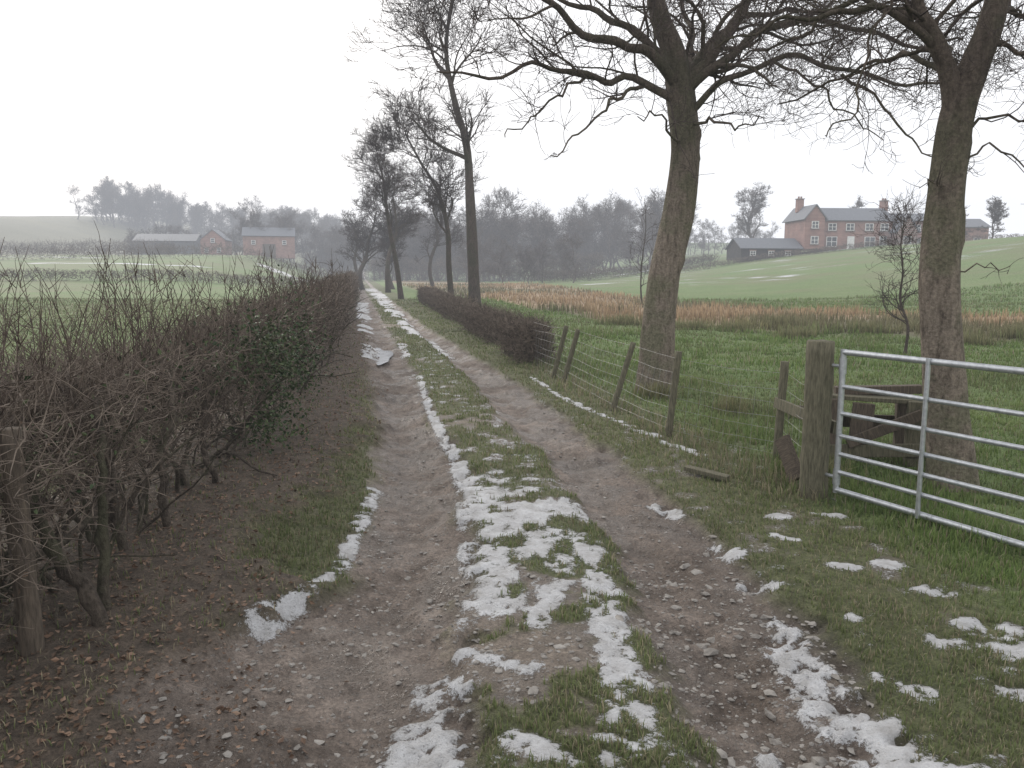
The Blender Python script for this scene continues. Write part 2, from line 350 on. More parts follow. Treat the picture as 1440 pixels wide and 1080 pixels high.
col=np.array([.12,.135,.065])+rng.random((N,1))*np.array([.14,.10,.06])
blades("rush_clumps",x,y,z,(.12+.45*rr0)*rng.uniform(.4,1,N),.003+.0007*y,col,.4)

# ---------------------------------------------------------------- leaves / stones
def leaves(name,P,size,col,flat=.3,m=M_leaf,parent=None):
    N=len(P);a=rng.normal(0,1,(N,3));a[:,2]*=flat;a/=np.linalg.norm(a,axis=1,keepdims=True)
    b=rng.normal(0,1,(N,3));b[:,2]*=flat;b-=a*(a*b).sum(1,keepdims=True);b/=np.linalg.norm(b,axis=1,keepdims=True)
    n=np.cross(a,b);s_=size[:,None]
    V=np.stack([P-a*s_*.5,P+b*s_*.3+n*s_*.12,P+a*s_*.5,P-b*s_*.3+n*s_*.12],1).reshape(-1,3)
    i=np.arange(N)[:,None]*4;F=np.concatenate([i+np.array([[0,1,2]]),i+np.array([[0,2,3]])],1).reshape(-1,3)
    c=np.concatenate([col,np.ones((N,1))],1)[:,None,:].repeat(4,1)
    return obj(name,mkmesh(name,V,F,m,False,{"col":('FLOAT_COLOR',c)}),parent)
N=24000
y=np.exp(rng.uniform(np.log(1.8),np.log(25),N));s=rng.uniform(-3.2,-.8,N);x=s+cen(y)
z,cg,sn,mu,lf,rd=terrain(x,y);k=(rng.random(N)<lf*.6+.03)&(sn<.3);x,y,z=x[k],y[k],z[k];N=len(x)
leaves("fallen_leaves",np.stack([x,y,z+.004+.01*rng.random(N)],-1),rng.uniform(.012,.034,N)*(1+.02*y),np.array([.14,.095,.066])*rng.uniform(.35,1.5,(N,1))+rng.random((N,1))*np.array([.03,.012,.006]))
ph=(1+5**.5)/2
ico=np.array([(-1,ph,0),(1,ph,0),(-1,-ph,0),(1,-ph,0),(0,-1,ph),(0,1,ph),(0,-1,-ph),(0,1,-ph),(ph,0,-1),(ph,0,1),(-ph,0,-1),(-ph,0,1)])/1.9
icf=np.array([(0,11,5),(0,5,1),(0,1,7),(0,7,10),(0,10,11),(1,5,9),(5,11,4),(11,10,2),(10,7,6),(7,1,8),(3,9,4),(3,4,2),(3,2,6),(3,6,8),(3,8,9),(4,9,5),(2,4,11),(6,2,10),(8,6,7),(9,8,1)])
N=17000
y=np.exp(rng.uniform(np.log(1.9),np.log(14),N));s=rng.uniform(-1.6,1.3,N);x=s+cen(y)
z,cg,sn,mu,lf,rd=terrain(x,y);pr=mu*(.35+.65*(s>.3)*(y<4.5)+.4*(fbm(x*2,y*2,5,2)>.5))
k=(rng.random(N)<pr)&(sn<.5);x,y,z,s=x[k],y[k],z[k],s[k];N=len(x)
sz=.003+.011*rng.random(N)**3+.024*(rng.random(N)>.955)*rng.random(N)*(y<5)*np.where(s>.2,1,.4)
Vs=ico[None]*(1+.35*rng.normal(0,1,(N,12,1)).clip(-1,1))*sz[:,None,None]*np.stack([rng.uniform(.8,1.7,N),rng.uniform(.8,1.5,N),rng.uniform(.3,.6,N)],-1)[:,None,:]
an=rng.uniform(0,6.28,N);ca_,sa_=np.cos(an)[:,None],np.sin(an)[:,None]
Vr=np.stack([Vs[...,0]*ca_-Vs[...,1]*sa_,Vs[...,0]*sa_+Vs[...,1]*ca_,Vs[...,2]],-1)+np.stack([x,y,z+sz*.05],-1)[:,None,:]
obj("gravel",mkmesh("gravel",Vr.reshape(-1,3),(icf[None]+12*np.arange(N)[:,None,None]).reshape(-1,3),M_stone))

# ---------------------------------------------------------------- hedges
def polyat(pts,t):
    pts=np.array(pts,float);L=np.concatenate([[0],np.cumsum(np.hypot(*np.diff(pts,axis=0).T))])
    return np.stack([np.interp(t*L[-1],L,pts[:,0]),np.interp(t*L[-1],L,pts[:,1])],-1),L[-1]
def twigset(base,dirv,ln,r0,K=5,wander=.35,trop=.12):
    N=len(base);P=np.zeros((N,K,3));P[:,0]=base;d=dirv/np.linalg.norm(dirv,axis=1,keepdims=True);w=np.zeros((N,3))
    for k in range(1,K):
        w=w*.5+rng.normal(0,wander,(N,3));d=d+w;d[:,2]+=trop;d/=np.linalg.norm(d,axis=1,keepdims=True)
        P[:,k]=P[:,k-1]+d*(ln/(K-1))[:,None]
    R=r0[:,None]*np.linspace(1,.3,K)[None]
    return P,R
def hedge(name,pts,width,height,N,r,ln,weight=None,mat_=M_hedge,parent=None,zf=hbase,top=.25,lowgap=0.,K=5):
    t=rng.random(N) if weight is None else weight(rng.random(N))
    p,L=polyat(pts,t);p2,_=polyat(pts,np.clip(t+.002,0,1));tg=p2-p;tg/=np.hypot(tg[:,0],tg[:,1])[:,None]+1e-9
    nr=np.stack([-tg[:,1],tg[:,0]],-1);o=rng.uniform(-.5,.5,N)*width
    H0=height(p[:,1]) if callable(height) else height
    hn=H0*(.80+.40*fbm(p[:,0]*1.3,p[:,1]*1.3,121,3))
    f=rng.random(N)**.8;f=lowgap+(1-lowgap)*f
    xy=p+nr*o[:,None]*(1-.25*f[:,None]);gz=zf(xy[:,0],xy[:,1]);z=gz+f*hn*.85
    d=rng.normal(0,1,(N,3));d[:,2]=np.abs(d[:,2])*.9+.1
    rs=r(xy[:,1]) if callable(r) else np.full(N,r)
    P,R=twigset(np.stack([xy[:,0],xy[:,1],z],-1),d,ln*rng.uniform(.4,1.15,N),rs*rng.uniform(.6,1.3,N),K,.4,.08)
    P[:,:,2]=np.where(P[:,:,2]>(gz+hn)[:,None],(gz+hn)[:,None]+(P[:,:,2]-(gz+hn)[:,None])*top,P[:,:,2])
    P[:,:,2]=np.maximum(P[:,:,2],gz[:,None]+.01)
    V,F=tubes(P,R,3)
    return obj(name,mkmesh(name,V,F,mat_),parent)
tz=lambda x,y:terrain(x,y)[0]
hy=np.concatenate([np.arange(-.5,16,.5),np.arange(16,95,3.)])
HO=([0,3.3,4.8,7.5,15.6,51,95],[-1.95,-2.0,-2.2,-1.88,-1.45,-1.1,-1.1])
hp=np.stack([cen(hy)+np.interp(hy,*HO)-.45,hy],-1);_,HL=polyat(hp,np.array([0.]))
hgt=lambda y:np.interp(y,[0,4.5,6,9,20,60],[1.08,1.04,1.08,1.18,1.28,1.45])
def wnear(u):
    a=2.9;b=HL+2.1;return (np.exp(np.log(a)+(np.log(b)-np.log(a))*u)-a)/(b-a)
E=empty("hedge")
hedge("twigs",hp,.85,hgt,24000,lambda y:.0018+.0004*np.abs(y),.42,wnear,parent=E,zf=tz,lowgap=.42,top=.6)
hedge("clipped_growth",hp,.6,lambda y:hgt(y)*1.08,8000,lambda y:.0018+.00045*np.abs(y),.35,wnear,parent=E,zf=tz,lowgap=.62,top=1.)
far=hp[hy>7.5];hedge("far_growth",far,.85,lambda y:hgt(y)*1.1,7500,lambda y:.002+.00055*np.abs(y),.5,parent=E,zf=hbase,lowgap=.3,top=1.)
hedge("base_scrub",hp,.7,.5,2600,lambda y:.0018+.0004*np.abs(y),.4,wnear,parent=E,zf=tz,top=.8)
N=440;t=wnear(rng.random(N));p,_=polyat(hp,t);p=p+rng.uniform(-.28,.30,(N,2))*[1,.3]
d=np.stack([rng.normal(0,.35,N),rng.normal(.1,.6,N),rng.uniform(.6,1.2,N)],-1)
P,R=twigset(np.stack([p[:,0],p[:,1],tz(p[:,0],p[:,1])-.05],-1),d,rng.uniform(.6,1.0,N)*hgt(p[:,1]),rng.uniform(.007,.02,N),8,.2,.02)
V,F=tubes(P,R,7);obj("stems",mkmesh("stems",V,F,M_stem,True),E)
bold=[([(-1.74,3.32,0),(-1.88,3.27,.3),(-2.0,3.25,.55),(-2.08,3.3,.85)],.034),
([(-1.82,3.42,0),(-1.86,3.5,.4),(-1.9,3.6,.75),(-2.02,3.8,1.0)],.024),([(-2.07,4.65,0),(-2.1,4.6,.4),(-2.07,4.8,.8),(-2.15,5,1.0)],.026),([(-2.08,4.2,0),(-2.18,4.15,.4),(-2.15,4.2,.75),(-2.2,4.2,.95)],.026),
([(-2.4,2.7,.36),(-2.2,3.0,.36),(-2.0,3.4,.38),(-2.1,4.2,.5)],.028),([(-2.1,5.6,0),(-2.2,5.5,.4),(-2.15,5.6,.8),(-2.2,5.6,1.0)],.024),([(-1.98,3.9,0),(-2.1,3.85,.3),(-2.0,3.9,.6),(-2.1,3.95,.9)],.02)]
Ps=[];Rs=[]
for c_,r in bold:
    c_=np.array(c_);tt=np.linspace(0,3,14);q=np.stack([np.interp(tt,range(4),c_[:,j]) for j in range(3)],-1)
    for _ in range(2): q[1:-1]=q[:-2]*.25+q[1:-1]*.5+q[2:]*.25
    q[:,:2]+=rng.normal(0,.011,(14,2));Ps.append(q);Rs.append(r*np.linspace(1.15,.6,14)*rng.uniform(.85,1.12,14))
V,F=tubes(np.array(Ps),np.array(Rs),9);obj("old_stems",mkmesh("old_stems",V,F,M_stem,True),E)
N=900;yy=rng.uniform(2.8,7,N);xx=cen(yy)+np.interp(yy,*HO)+rng.uniform(-.15,.06,N)
d=np.stack([rng.normal(.1,.6,N),rng.normal(0,.8,N),rng.uniform(-.2,1.,N)],-1)
P,R=twigset(np.stack([xx,yy,tz(xx,yy)+rng.uniform(.35,.95,N)],-1),d,rng.uniform(.12,.42,N),rng.uniform(.0016,.004,N),6,.35,.05)
V,F=tubes(P,R,4);obj("front_twigs",mkmesh("front_twigs",V,F,M_hedge),E)
N=340;ysh=np.concatenate([rng.uniform(2.8,6.2,170),rng.uniform(6,18,170)]);xs=cen(ysh)+np.interp(ysh,*HO)-rng.uniform(.1,.9,N)
d=np.stack([rng.normal(0,.22,N),rng.normal(0,.22,N),np.ones(N)],-1)
P,R=twigset(np.stack([xs,ysh,hgt(ysh)*.75],-1),d,rng.uniform(.3,1.05,N),.0024+.00035*ysh,8,.07,.02)
sb=rng.integers(0,N,1000);kk=rng.integers(3,7,1000);b0=P[sb,kk]
d2=np.stack([rng.normal(0,.7,1000),rng.normal(0,.7,1000),rng.uniform(.4,1.2,1000)],-1)
P2,R2=twigset(b0,d2,rng.uniform(.08,.28,1000),.0015+.00028*ysh[sb],5,.15,.1)
V,F=merge([tubes(P,R,4),tubes(P2,R2,3)]);obj("tall_shoots",mkmesh("tall_shoots",V,F,M_shoot),E)
N=6000;t=wnear(rng.random(N));p,_=polyat(hp,t);p=p+rng.uniform(-.4,.4,(N,2))*[1,.3];zz=.25+.8*rng.random(N)
leaves("dead_leaves",np.stack([p[:,0],p[:,1],zz],-1),rng.uniform(.015,.032,N)*(1+.03*p[:,1]),np.array([.13,.09,.062])*rng.uniform(.4,1.5,(N,1)),1.,parent=E)
Pc=[]
for (a,b_,c_,r,n) in [(-2.15,6.7,1.0,.22,850),(-2.1,7.2,.7,.26,950),(-2.25,6.0,.9,.2,420),(-2.2,7.8,.9,.26,600),(-2.05,6.6,.35,.2,550),(-2.35,5.2,.9,.2,240),(-2.2,4.3,.8,.2,130),(-2.1,3.4,.85,.18,90),(-2.5,9,1.1,.3,250),(-2.9,11,1.1,.3,120)]:
    Pc.append(rng.normal(0,1,(n,3))*[r,r*1.5,r]*.65+[a,b_,c_])
Pc=np.concatenate(Pc);N=len(Pc);g=rng.random((N,1))
leaves("holly_leaves",Pc,rng.uniform(.025,.05,N),np.array([.02,.042,.016])*(1-g)+np.array([.075,.10,.04])*g,1.,parent=E)
def rh(name,y0,y1,N,h=.85):
    yy=np.linspace(y0,y1,12);oo=np.interp(yy,[13,20,40,60],[1.95,2.1,2.55,3.])
    pts=np.stack([cen(yy)+oo,yy],-1)
    return hedge(name,pts,.7,h,N,lambda y:.003+.00024*y,.38,zf=tz,top=.7)
rh("clipped_hedge",13.9,16.4,3200,.74);rh("clipped_hedge.001",17.3,23,4200,.74);rh("clipped_hedge.002",24,46,7500,.84)

# ---------------------------------------------------------------- trees
def cat(ctrl,n):
    c_=np.array(ctrl,float);t=np.linspace(0,len(c_)-1,n);i=np.clip(t.astype(int),0,len(c_)-2);f=(t-i)[:,None]
    p0=c_[np.clip(i-1,0,None)];p1=c_[i];p2=c_[i+1];p3=c_[np.clip(i+2,None,len(c_)-1)]
    return .5*((2*p1)+(-p0+p2)*f+(2*p0-5*p1+4*p2-p3)*f**2+(-p0+3*p1-3*p2+p3)*f**3)
def nrm(v):
    l=math.sqrt(v[0]*v[0]+v[1]*v[1]+v[2]*v[2])+1e-9;return (v[0]/l,v[1]/l,v[2]/l)
class Tree:
    def __init__(s,seed,rmin): s.rg=random.Random(seed);s.lv={};s.rmin=rmin
    def add(s,lev,pts,rad): s.lv.setdefault((lev,len(pts)),[]).append((pts,rad))
    def path(s,p,d,L,n,wander,trop):
        g=s.rg;pts=[p];w=[0,0,0];st=L/n;d=nrm(d)
        for k in range(n):
            w=[w[j]*.55+g.gauss(0,wander) for j in range(3)]
            d=nrm((d[0]+w[0],d[1]+w[1],d[2]+w[2]+trop));p=(p[0]+d[0]*st,p[1]+d[1]*st,p[2]+d[2]*st);pts.append(p)
        return pts
    def children(s,pts,rad,lev,spec):
        if lev>=len(spec):return
        g=s.rg;sp=spec[lev];n=len(pts)
        for c_ in range(max(1,int(sp['n']*g.uniform(.75,1.25)+.5))):
            u=g.uniform(sp.get('t0',.15),1.0);f=u*(n-1);i=min(int(f),n-2);f-=i
            p=tuple(pts[i][j]+(pts[i+1][j]-pts[i][j])*f for j in range(3));t=nrm(tuple(pts[i+1][j]-pts[i][j] for j in range(3)))
            r=rad[i]+(rad[i+1]-rad[i])*f
            q=nrm(tuple(g.gauss(0,1) for _ in range(3)));dt=sum(q[j]*t[j] for j in range(3));q=nrm(tuple(q[j]-dt*t[j] for j in range(3)))
            a=math.radians(g.uniform(*sp['a']));d=tuple(t[j]*math.cos(a)+q[j]*math.sin(a) for j in range(3))
            if d[2]<-sp.get('dn',.35):d=(d[0],d[1],-d[2]*.4)
            L=g.uniform(*sp['L'])*(1-.45*u);rc=max(s.rmin,min(r*sp.get('r',.6)*g.uniform(.55,1),sp.get('rx',9)))
            pp=s.path(p,d,L,sp['k'],sp['w'],sp.get('tr',.03));m=len(pp)-1
            rr=[max(s.rmin*.6,rc*(1-.75*j/m)) for j in range(m+1)];s.add(lev,pp,rr);s.children(pp,rr,lev+1,spec)
    def limb(s,ctrl,r0,r1,n,spec,lev=0,lump=.0,tag=0,wob=0):
        q=cat(ctrl,n);t=np.linspace(0,1,n);r=r0+(r1-r0)*t**.8
        if wob:
            ph_=s.rg.uniform(0,6);q=q+np.stack([np.sin(t*19+ph_),np.sin(t*23+ph_*2),np.sin(t*29+ph_*3)],-1)*wob*np.minimum(t*4,1)[:,None]
        if lump: r=r*(1+lump*(np.sin(t*17+r0*9)*.5+np.sin(t*41)*.35))
        p=[tuple(v) for v in q];s.add(tag,p,list(r));s.children(p,list(r),lev,spec)
    def build(s,name,sides,mats):
        parts=[];mi=[]
        for (lev,k),L in sorted(s.lv.items()):
            P=np.array([a for a,b in L]);R=np.array([b for a,b in L]);V,F=tubes(P,R,sides[min(lev+1,len(sides)-1)] if lev>=0 else sides[0]);parts.append((V,F));mi.append(np.full(len(F),0 if lev<=0 else 1))
        V,F=merge(parts);return mkmesh(name,V,F,mats,True,midx=np.concatenate(mi))
def trunkmesh(name,ctrl,r,n=80,S=32,seed=0,flare=.5,knots=()):
    q=cat(ctrl,n);R=np.interp(np.linspace(0,len(r)-1,n),np.arange(len(r)),r)
    V,F=tubes(q[None],R[None],S);V=V.reshape(n,S,3);th=np.arange(S)*2*np.pi/S
    zz=(q[:,2]-q[0,2])[:,None];T=th[None,:]
    d=1+.06*np.sin(3*T+zz*1.1+seed)+.04*np.sin(5*T-zz*2.3+seed)+.16*(fbm(np.cos(T)*1.6+zz*1.7+seed,np.sin(T)*1.6+zz*.9,7,4)-.5)
    fl=np.exp(-zz/.13)*flare*(.6+.5*np.sin(5*T+seed)+.25*np.sin(3*T+1));d=d+fl
    for kz,kt,ka in knots:
        dt=np.angle(np.exp(1j*(T-kt)));rr2=np.sqrt((dt/.32)**2+((zz-kz)/.07)**2);d=d+ka*(np.exp(-rr2**2)-.9*np.exp(-(rr2*2.4)**2))
    V=q[:,None,:]+(V-q[:,None,:])*d[...,None]
    return V.reshape(-1,3),F
SP=[dict(n=12,L=(.9,2.1),a=(30,68),k=10,w=.16,tr=.02,r=.5,t0=.12,rx=.035,dn=.6),dict(n=8,L=(.45,1.1),a=(30,62),k=7,w=.19,tr=.035,r=.6,dn=.7),dict(n=6,L=(.2,.55),a=(30,60),k=5,w=.2,tr=.06,r=.65,dn=.8)]
Y=10.8
T=Tree(5,.0038)
kw=dict(wob=.035,lump=.08)
T.limb([(1.88,Y+.18,5.05),(1.8,Y+.15,5.45),(1.75,Y+.1,5.8),(1.6,Y,6.9),(1.65,Y-.2,8.4)],.115,.03,26,SP,tag=0,lump=.05)
T.limb([(2.2,Y,3.85),(2.42,Y,4.2),(2.66,Y-.1,4.5),(3.0,Y-.1,5.1),(3.25,Y,6.0),(3.3,Y,7.6)],.125,.03,28,SP,wob=.02,lump=.08)
T.limb([(2.17,Y,4.0),(1.66,Y-.3,4.40),(1.1,Y-.6,4.40),(.55,Y-.9,4.66),(.0,Y-1.1,5.0),(-.7,Y-1.3,5.2)],.08,.018,26,SP,**kw)
T.limb([(2.2,Y,3.8),(1.57,Y-.2,4.05),(1.02,Y-.5,3.98),(.37,Y-.7,4.12),(-.28,Y-.9,3.92),(-.9,Y-1,3.98)],.062,.010,26,SP,**kw)
T.limb([(1.75,Y-.1,4.02),(1.35,Y-.5,3.8),(1.15,Y-.8,3.6),(.80,Y-1,3.25),(.45,Y-1.2,2.95)],.03,.007,20,SP,lev=1,**kw)
T.limb([(.9,Y-.5,4.0),(.6,Y-.9,3.75),(.2,Y-1,3.4),(-.1,Y-1.2,3.2)],.02,.006,18,SP,lev=1,**kw)
T.limb([(2.22,Y,3.9),(2.76,Y-.2,4.36),(3.3,Y-.4,4.66),(3.95,Y-.7,4.58),(4.65,Y-.9,4.3),(5.3,Y-1,4.3)],.068,.012,26,SP,**kw)
T.limb([(2.24,Y,3.6),(2.76,Y-.3,4.05),(3.5,Y-.6,4.22),(4.25,Y-.8,3.95),(4.9,Y-1,3.8),(5.4,Y-1,3.95)],.05,.010,26,SP,**kw)
T.limb([(3.2,Y-.5,4.2),(3.6,Y-.8,3.9),(4.0,Y-.9,3.5),(4.4,Y-1,3.2)],.022,.006,18,SP,lev=1,**kw)
T.limb([(4.0,Y-.7,4.0),(4.5,Y-.8,3.6),(4.9,Y-.9,3.1),(5.4,Y-1,2.9)],.022,.006,18,SP,lev=1,**kw)
T.limb([(2.18,Y,4.0),(2.5,Y+.8,4.6),(2.6,Y+1.6,5.3),(2.5,Y+2.3,6.2)],.08,.02,20,SP,**kw)
T.limb([(2.14,Y,4.2),(1.6,Y+.6,4.9),(1.0,Y+1.0,5.3),(.2,Y+1.2,5.6),(-.6,Y+1.2,5.6)],.07,.012,22,SP,**kw)
T.limb([(2.2,Y,4.0),(2.9,Y+.6,4.9),(3.8,Y+.8,5.2),(4.7,Y+1.0,5.2)],.07,.012,22,SP,**kw)
T.limb([(2.3,Y-.05,3.5),(2.5,Y-.5,3.5),(2.75,Y-.8,3.35),(2.95,Y-1,3.45)],.026,.006,14,SP,lev=1,**kw)
T.limb([(2.2,Y-.05,3.3),(2.0,Y-.5,3.3),(1.75,Y-.9,3.5),(1.45,Y-1.3,3.35)],.024,.006,14,SP,lev=1,**kw)
E1=empty("bare_roadside_tree",(0,0,0))
V,F=trunkmesh("t",[(1.93,Y,-.1),(1.94,Y,.3),(1.98,Y,.98),(2.06,Y,1.64),(2.22,Y,2.39),(2.29,Y,3.13),(2.23,Y,3.75),(2.12,Y+.05,4.4),(1.95,Y+.13,4.85),(1.87,Y+.18,5.15)],[.25,.24,.22,.21,.20,.19,.185,.15,.125,.105],n=90,seed=1,flare=.28,knots=((1.9,4.2,.25),(3.2,4.8,.3),(2.6,5.2,.2),(3.5,4.0,.25)))
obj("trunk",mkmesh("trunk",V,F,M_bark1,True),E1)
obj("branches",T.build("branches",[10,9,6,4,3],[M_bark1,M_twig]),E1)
Y=5.95
SP2=[dict(n=11,L=(.6,1.4),a=(30,70),k=10,w=.19,tr=.0,r=.45,t0=.12,rx=.018,dn=.8),dict(n=8,L=(.3,.8),a=(30,65),k=7,w=.22,tr=.02,r=.6,dn=.9),dict(n=5,L=(.15,.38),a=(30,60),k=5,w=.24,tr=.05,r=.65,dn=.9)]
T=Tree(11,.0021);kw=dict(wob=.022,lump=.08)
T.limb([(3.2,Y,2.72),(3.13,Y,3.0),(3.0,Y,3.27),(2.87,Y,3.5),(2.8,Y,4.0),(2.75,Y+.2,4.9)],.09,.02,26,SP2,lump=.08)
T.limb([(3.43,Y+.02,3.45),(3.46,Y+.05,3.7),(3.5,Y+.1,4.1),(3.55,Y,5.0)],.077,.02,22,SP2,lump=.05)
T.limb([(3.02,Y,3.2),(2.6,Y-.1,3.42),(2.2,Y-.2,3.36),(1.8,Y-.2,3.3),(1.4,Y-.3,3.12)],.034,.006,24,SP2,**kw)
T.limb([(2.6,Y-.1,3.42),(2.4,Y-.3,3.1),(2.3,Y-.4,2.7),(2.05,Y-.5,2.5)],.012,.004,20,SP2,lev=1,**kw)
T.limb([(3.37,Y,3.25),(3.55,Y-.1,3.15),(3.75,Y-.2,3.05),(4.1,Y-.3,3.1)],.022,.008,16,SP2,**kw)
T.limb([(3.22,Y,2.6),(3.45,Y,2.72),(3.7,Y-.1,2.68),(3.95,Y,2.8)],.014,.005,14,SP2,lev=1,**kw)
T.limb([(2.93,Y,3.38),(2.5,Y+.3,3.6),(2.2,Y+.5,3.4),(1.8,Y+.6,3.3)],.028,.006,18,SP2,**kw)
T.limb([(3.2,Y,2.95),(3.1,Y+.6,3.3),(2.9,Y+1.2,3.3),(2.5,Y+1.8,3.15)],.03,.006,18,SP2,**kw)
T.limb([(3.43,Y,3.45),(3.8,Y+.3,3.5),(4.2,Y+.5,3.3)],.03,.006,16,SP2,**kw)
T.limb([(3.18,Y,2.3),(3.35,Y-.15,2.5),(3.6,Y-.2,2.35),(3.9,Y-.2,2.3)],.01,.004,14,SP2,lev=1,**kw)
T.limb([(3.18,Y,2.2),(3.0,Y-.15,2.25),(2.85,Y-.3,2.2)],.010,.003,10,SP2,lev=2,**kw)
T.limb([(3.2,Y,1.55),(3.4,Y-.1,1.66),(3.6,Y-.15,1.62)],.008,.003,10,SP2,lev=2,**kw)
E2=empty("bare_field_tree")
V,F=trunkmesh("t",[(3.38,Y,-.1),(3.36,Y,.15),(3.29,Y,.56),(3.22,Y,1.10),(3.17,Y,1.62),(3.18,Y,2.24),(3.22,Y,2.75),(3.31,Y,3.08),(3.38,Y,3.3),(3.44,Y+.02,3.55)],[.175,.165,.150,.143,.136,.122,.118,.10,.088,.076],n=90,seed=3,flare=.22,knots=((1.95,4.5,.3),(2.1,4.1,.25),(1.2,5.0,.15),(2.6,4.4,.2)))
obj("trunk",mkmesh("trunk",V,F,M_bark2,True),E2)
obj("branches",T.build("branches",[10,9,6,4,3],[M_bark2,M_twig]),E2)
def gentree(seed,H,r,ctrl=None,nl=14,rmin=.012,spread=1.,t0=.35,k2=7,k3=5,tw=5,mats=(M_barkd,M_twig),sides=(9,8,5,3,3)):
    T=Tree(seed,rmin);g=T.rg
    if ctrl is None:
        ctrl=[(0,0,-.2)];x=y=0
        for i in range(1,6):
            x+=g.gauss(0,.035*H);y+=g.gauss(0,.035*H);ctrl.append((x,y,H*.82*i/5))
    sp=[dict(n=nl,L=(.28*H*spread,.55*H*spread),a=(28,62),k=9,w=.12,tr=.06,r=.58,t0=t0,rx=r*.42),
        dict(n=k2,L=(.11*H,.24*H),a=(28,58),k=6,w=.15,tr=.05,r=.6,t0=.2),dict(n=k3,L=(.05*H,.13*H),a=(25,55),k=4,w=.17,tr=.06,r=.65),dict(n=tw,L=(.03*H,.07*H),a=(25,55),k=3,w=.17,tr=.06,r=.7)]
    if tw==0: sp=sp[:3]
    T.limb(ctrl,r,r*.2,26,sp,lump=.08)
    return T.build("tree_mesh",list(sides),list(mats))
def tobj(name,me,x,y,rz=0,sc_=1):
    o=obj(name,me,None,(x,y,float(hbase(x,y))));o.rotation_euler=(0,0,rz);o.scale=(sc_,)*3;return o
tobj("ash_tree",gentree(21,15.5,.34,[(0,0,-.2),(-.1,0,2.5),(-.2,0,5),(-.35,0,7.6),(-.9,.2,9.6),(-1.3,.2,12),(-.9,0,14.5)],nl=20,t0=.42,rmin=.012,spread=.66),-1.8,39)
tobj("ash_tree.001",gentree(22,12,.2,[(0,0,-.2),(-.15,0,2),(-.2,0,4),(-.7,0,6.0),(-1.6,0,7.5),(-2.4,0,9.0)],nl=15,t0=.35,rmin=.012,spread=.5),-3.3,44)
tobj("ash_tree.002",gentree(23,9.5,.2,[(0,0,-.2),(-.25,0,2),(-.6,0,4),(-.85,0,6),(-1.0,0,7.4),(-1.3,0,8.6)],nl=15,t0=.35,rmin=.010,spread=.55),-6.9,50)
tobj("ash_tree.003",gentree(24,9.5,.3,None,nl=16,t0=.25,rmin=.014,spread=.8),-14.9,80)
tobj("ash_tree.004",gentree(25,9.5,.32,None,nl=18,t0=.15,rmin=.015,spread=.8),-12.2,82)
tobj("ash_tree.005",gentree(26,10.,.26,None,nl=13,t0=.3,rmin=.012,spread=.7),-10.5,68)
tobj("ash_tree.006",gentree(27,11,.28,None,nl=14,t0=.3,rmin=.016,spread=.75),-9.0,92)
tobj("ash_tree.007",gentree(28,10,.28,None,nl=16,t0=.3,rmin=.016,spread=.8),-19.5,100)
tobj("field_sapling",gentree(31,3.3,.035,None,nl=34,t0=.2,rmin=.0042,spread=.75,k2=5,k3=3,tw=0),7.7,15.6)
tobj("marsh_sapling",gentree(32,6,.06,[(0,0,-.1),(-.1,0,1),(-.05,0,2.4),(.1,0,4),(.0,0,5.6)],nl=16,t0=.2,rmin=.008,spread=.7,k2=4,k3=3,tw=0),7.0,43)
var=[gentree(40+i,15,.24,None,nl=17,t0=.12,rmin=.026,spread=.8,k2=7,k3=5,tw=3,mats=(M_far,M_far),sides=(5,4,3,3,3)) for i in range(4)]
def wood(name,n,fx,fy,s0,s1,seed):
    g=random.Random(seed);E=empty(name)
    for i in range(n):
        x=g.uniform(*fx);y=g.uniform(*fy);o=bpy.data.objects.new("tree",var[g.randrange(4)]);COL.objects.link(o);o.parent=E
        o.location=(x,y,float(hbase(x,y))-.2);k=g.uniform(s0,s1);o.scale=(k*1.1,k*1.1,k*g.uniform(.85,1.1));o.rotation_euler=(0,0,g.uniform(0,6.28))
wood("distant_woodland",85,(-28,38),(165,225),.85,1.2,1)
wood("distant_woodland.001",60,(-68,-22),(200,250),.75,1.0,2)
wood("distant_woodland.002",125,(-178,-75),(330,385),.9,1.2,3)
wood("distant_woodland.003",60,(-100,60),(280,340),.9,1.25,4)
wood("distant_woodland.004",30,(30,80),(225,260),.45,.7,5)
wood("streamside_trees",14,(-10,14),(118,150),.42,.62,6)
wood("farmyard_trees",24,(-105,-40),(212,232),.35,.6,7)
tobj("oak_tree",gentree(60,14,.5,None,nl=28,t0=.2,rmin=.028,spread=1.05,mats=(M_far,M_far),sides=(6,5,3,3,3)),52,172,1)
tobj("oak_tree.001",gentree(61,11,.4,None,nl=20,t0=.2,rmin=.028,spread=.8,mats=(M_far,M_far),sides=(6,5,3,3,3)),74,178,2)
tobj("garden_tree",gentree(62,7,.15,None,nl=20,t0=.1,rmin=.02,spread=.8,mats=(M_far,M_far),sides=(6,5,3,3,3)),66,121,2)
tobj("garden_tree.001",gentree(63,6,.15,None,nl=20,t0=.1,rmin=.02,spread=.8,mats=(M_far,M_far),sides=(6,5,3,3,3)),70,118,4)
hedge("hedgerow",[(3,128),(22,140),(38,150)],2,1.8,3500,.03,1.2,top=.6)
hedge("hedgerow.001",[(-170,150),(-110,140),(-60,150),(-30,165)],2.5,2.4,6000,.035,1.5,top=.8)
hedge("hedgerow.002",[(-200,195),(-130,200),(-80,190)],3,3.5,5000,.045,2,top=.8)
hedge("hedgerow.003",[(26,128),(38,133),(90,130)],1.6,1.0,3500,.03,.8)
hedge("hedgerow.004",[(-30,170),(0,158),(18,160)],4,4.5,6000,.04,2,top=.8)
hedge("hedgerow.005",[(-60,85),(-30,88),(-17,92)],1.5,1.2,3500,.025,.8)

